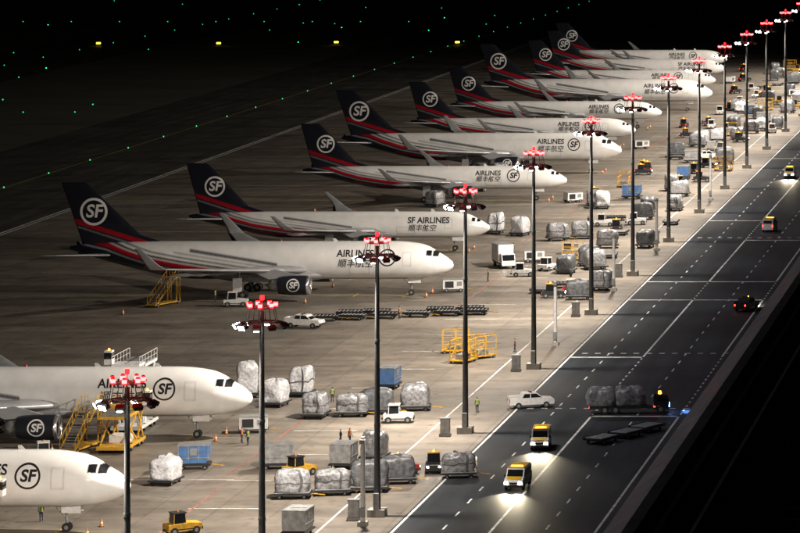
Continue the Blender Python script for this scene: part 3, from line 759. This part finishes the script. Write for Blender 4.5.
# ---------------------------------------------------------------- people
def person(step=.0,vest='vest',arm=0.0):
    me=bpy.data.meshes.new('p')
    V=[(0,0,.95),(0,0,1.12),(0,0,1.32),(0,0,1.46),(0,0,1.54),(0,.01,1.63),(0,.01,1.72)]
    R=[(.15,.11),(.135,.1),(.175,.11),(.09,.07),(.055,.055),(.085,.1),(.07,.085)]
    E=[(0,1),(1,2),(2,3),(3,4),(4,5),(5,6)]
    hands=[]
    for s in(-1,1):
        i=len(V); st=step*s
        V+=[(s*.19,0,1.42),(s*.24,-.02+st*.3+arm*(s>0)*.1,1.14),(s*.25,.07-st*.35+arm*(s>0)*.25,.9+arm*(s>0)*.2),(s*.25,.1-st*.4+arm*(s>0)*.33,.83+arm*(s>0)*.22)]
        R+=[(.065,.065),(.045,.045),(.032,.032),(.03,.035)]; E+=[(2,i),(i,i+1),(i+1,i+2),(i+2,i+3)]
        hands.append(V[-1])
        j=len(V)
        V+=[(s*.1,0,.88),(s*.1,.04+st*.25,.5),(s*.1,-.02+st*.6,.1),(s*.1,.13+st*.6,.045)]
        R+=[(.095,.1),(.065,.068),(.045,.05),(.04,.035)]; E+=[(0,j),(j,j+1),(j+1,j+2),(j+2,j+3)]
    me.from_pydata(V,E,[]); o=bpy.data.objects.new('p',me); COL.objects.link(o)
    o.modifiers.new('s','SKIN')
    for i,r in enumerate(R): me.skin_vertices[0].data[i].radius=r
    me.skin_vertices[0].data[0].use_root=True
    ss=o.modifiers.new('b','SUBSURF'); ss.levels=2; ss.render_levels=2
    dg=bpy.context.evaluated_depsgraph_get(); dg.update()
    m2=bpy.data.meshes.new_from_object(o.evaluated_get(dg)); bpy.data.objects.remove(o)
    b=MB()
    vs=[v.co.copy() for v in m2.vertices]
    for pl in m2.polygons:
        c=pl.center; z=c.z
        k='trouser'
        if z<.1: k='rubber'
        elif abs(c.x)>.2 and z<.92: k='skin'
        elif z>1.66 or (z>1.56 and c.y<-.03): k='hair'
        elif z>1.5: k='skin'
        elif z>.93: k=vest if abs(c.x)<.2 else 'trouser'
        b.f.append(list(pl.vertices)); b.m.append(b.mi(k)); b.sm.append(True)
    b.v=[tuple(v) for v in vs]
    b.cyl((0,.105,1.62),(0,.13,1.605),.018,.012,'skin',6)
    b.box((0,.14,1.69),(.15,.12,.015),'hair')
    for s in(-1,1): b.cyl((s*.085,.0,1.63),(s*.1,-.005,1.63),.028,.022,'skin',6)
    for s,h in zip((-1,1),hands):
        for q,l in enumerate((.075,.085,.08,.062)):
            y=h[1]-.03+q*.02; b.cyl((h[0],y,h[2]-.01),(h[0]-s*.005,y+.01,h[2]-.03-l*.6),.0095,.009,'skin',6); b.cyl((h[0]-s*.005,y+.01,h[2]-.03-l*.6),(h[0]-s*.02,y+.012,h[2]-.03-l),.009,.007,'skin',6)
        b.cyl((h[0],h[1]+.03,h[2]+.01),(h[0]-s*.01,h[1]+.065,h[2]-.04),.011,.008,'skin',6)
    return b.build('ground_crew_worker')
PP=[person(.0,'vest'),person(.3,'vesto'),person(.15,'vest',1.0),person(.25,'trouser')]
for i,(x,y,r) in enumerate([(-86.9,433,.4),(-79.8,402,2.0),(-89.6,402,1.0),(-90.6,403.5,-2),(-69.1,425,.5),(-99,375,.3),(-122,527,1),(-79.0,402.8,-2.2),(-113,408,2),(-92,420,.9),(-76,379,.9),(-93,508,1.2),(-88,551,2),(-76,551,1),(-99,357,0.2),(-72.5,475,1.4),(-90,588,1),(-84,630,2)]):
    obj('ground_crew_worker',PP[(i*3)%4],(x,y,.012),r)

w=bpy.data.worlds.new('World'); sc.world=w; w.use_nodes=True; nt=w.node_tree; bg=nt.nodes['Background']
sky=nt.nodes.new('ShaderNodeTexSky'); sky.sky_type='NISHITA'; sky.sun_disc=False; sky.sun_elevation=math.radians(-4); sky.sun_rotation=math.radians(250)
nt.links.new(sky.outputs[0],bg.inputs['Color']); bg.inputs['Strength'].default_value=.04

# level view camera with lens shift (keeps the masts vertical)
cam=bpy.data.cameras.new('camera'); co=bpy.data.objects.new('camera',cam); COL.objects.link(co)
co.location=(0,0,64); co.rotation_euler=(math.pi/2,0,0); cam.lens=171; cam.sensor_width=36; cam.clip_start=1; cam.clip_end=20000
cam.shift_x=-695/800; cam.shift_y=-426/800
sc.camera=co
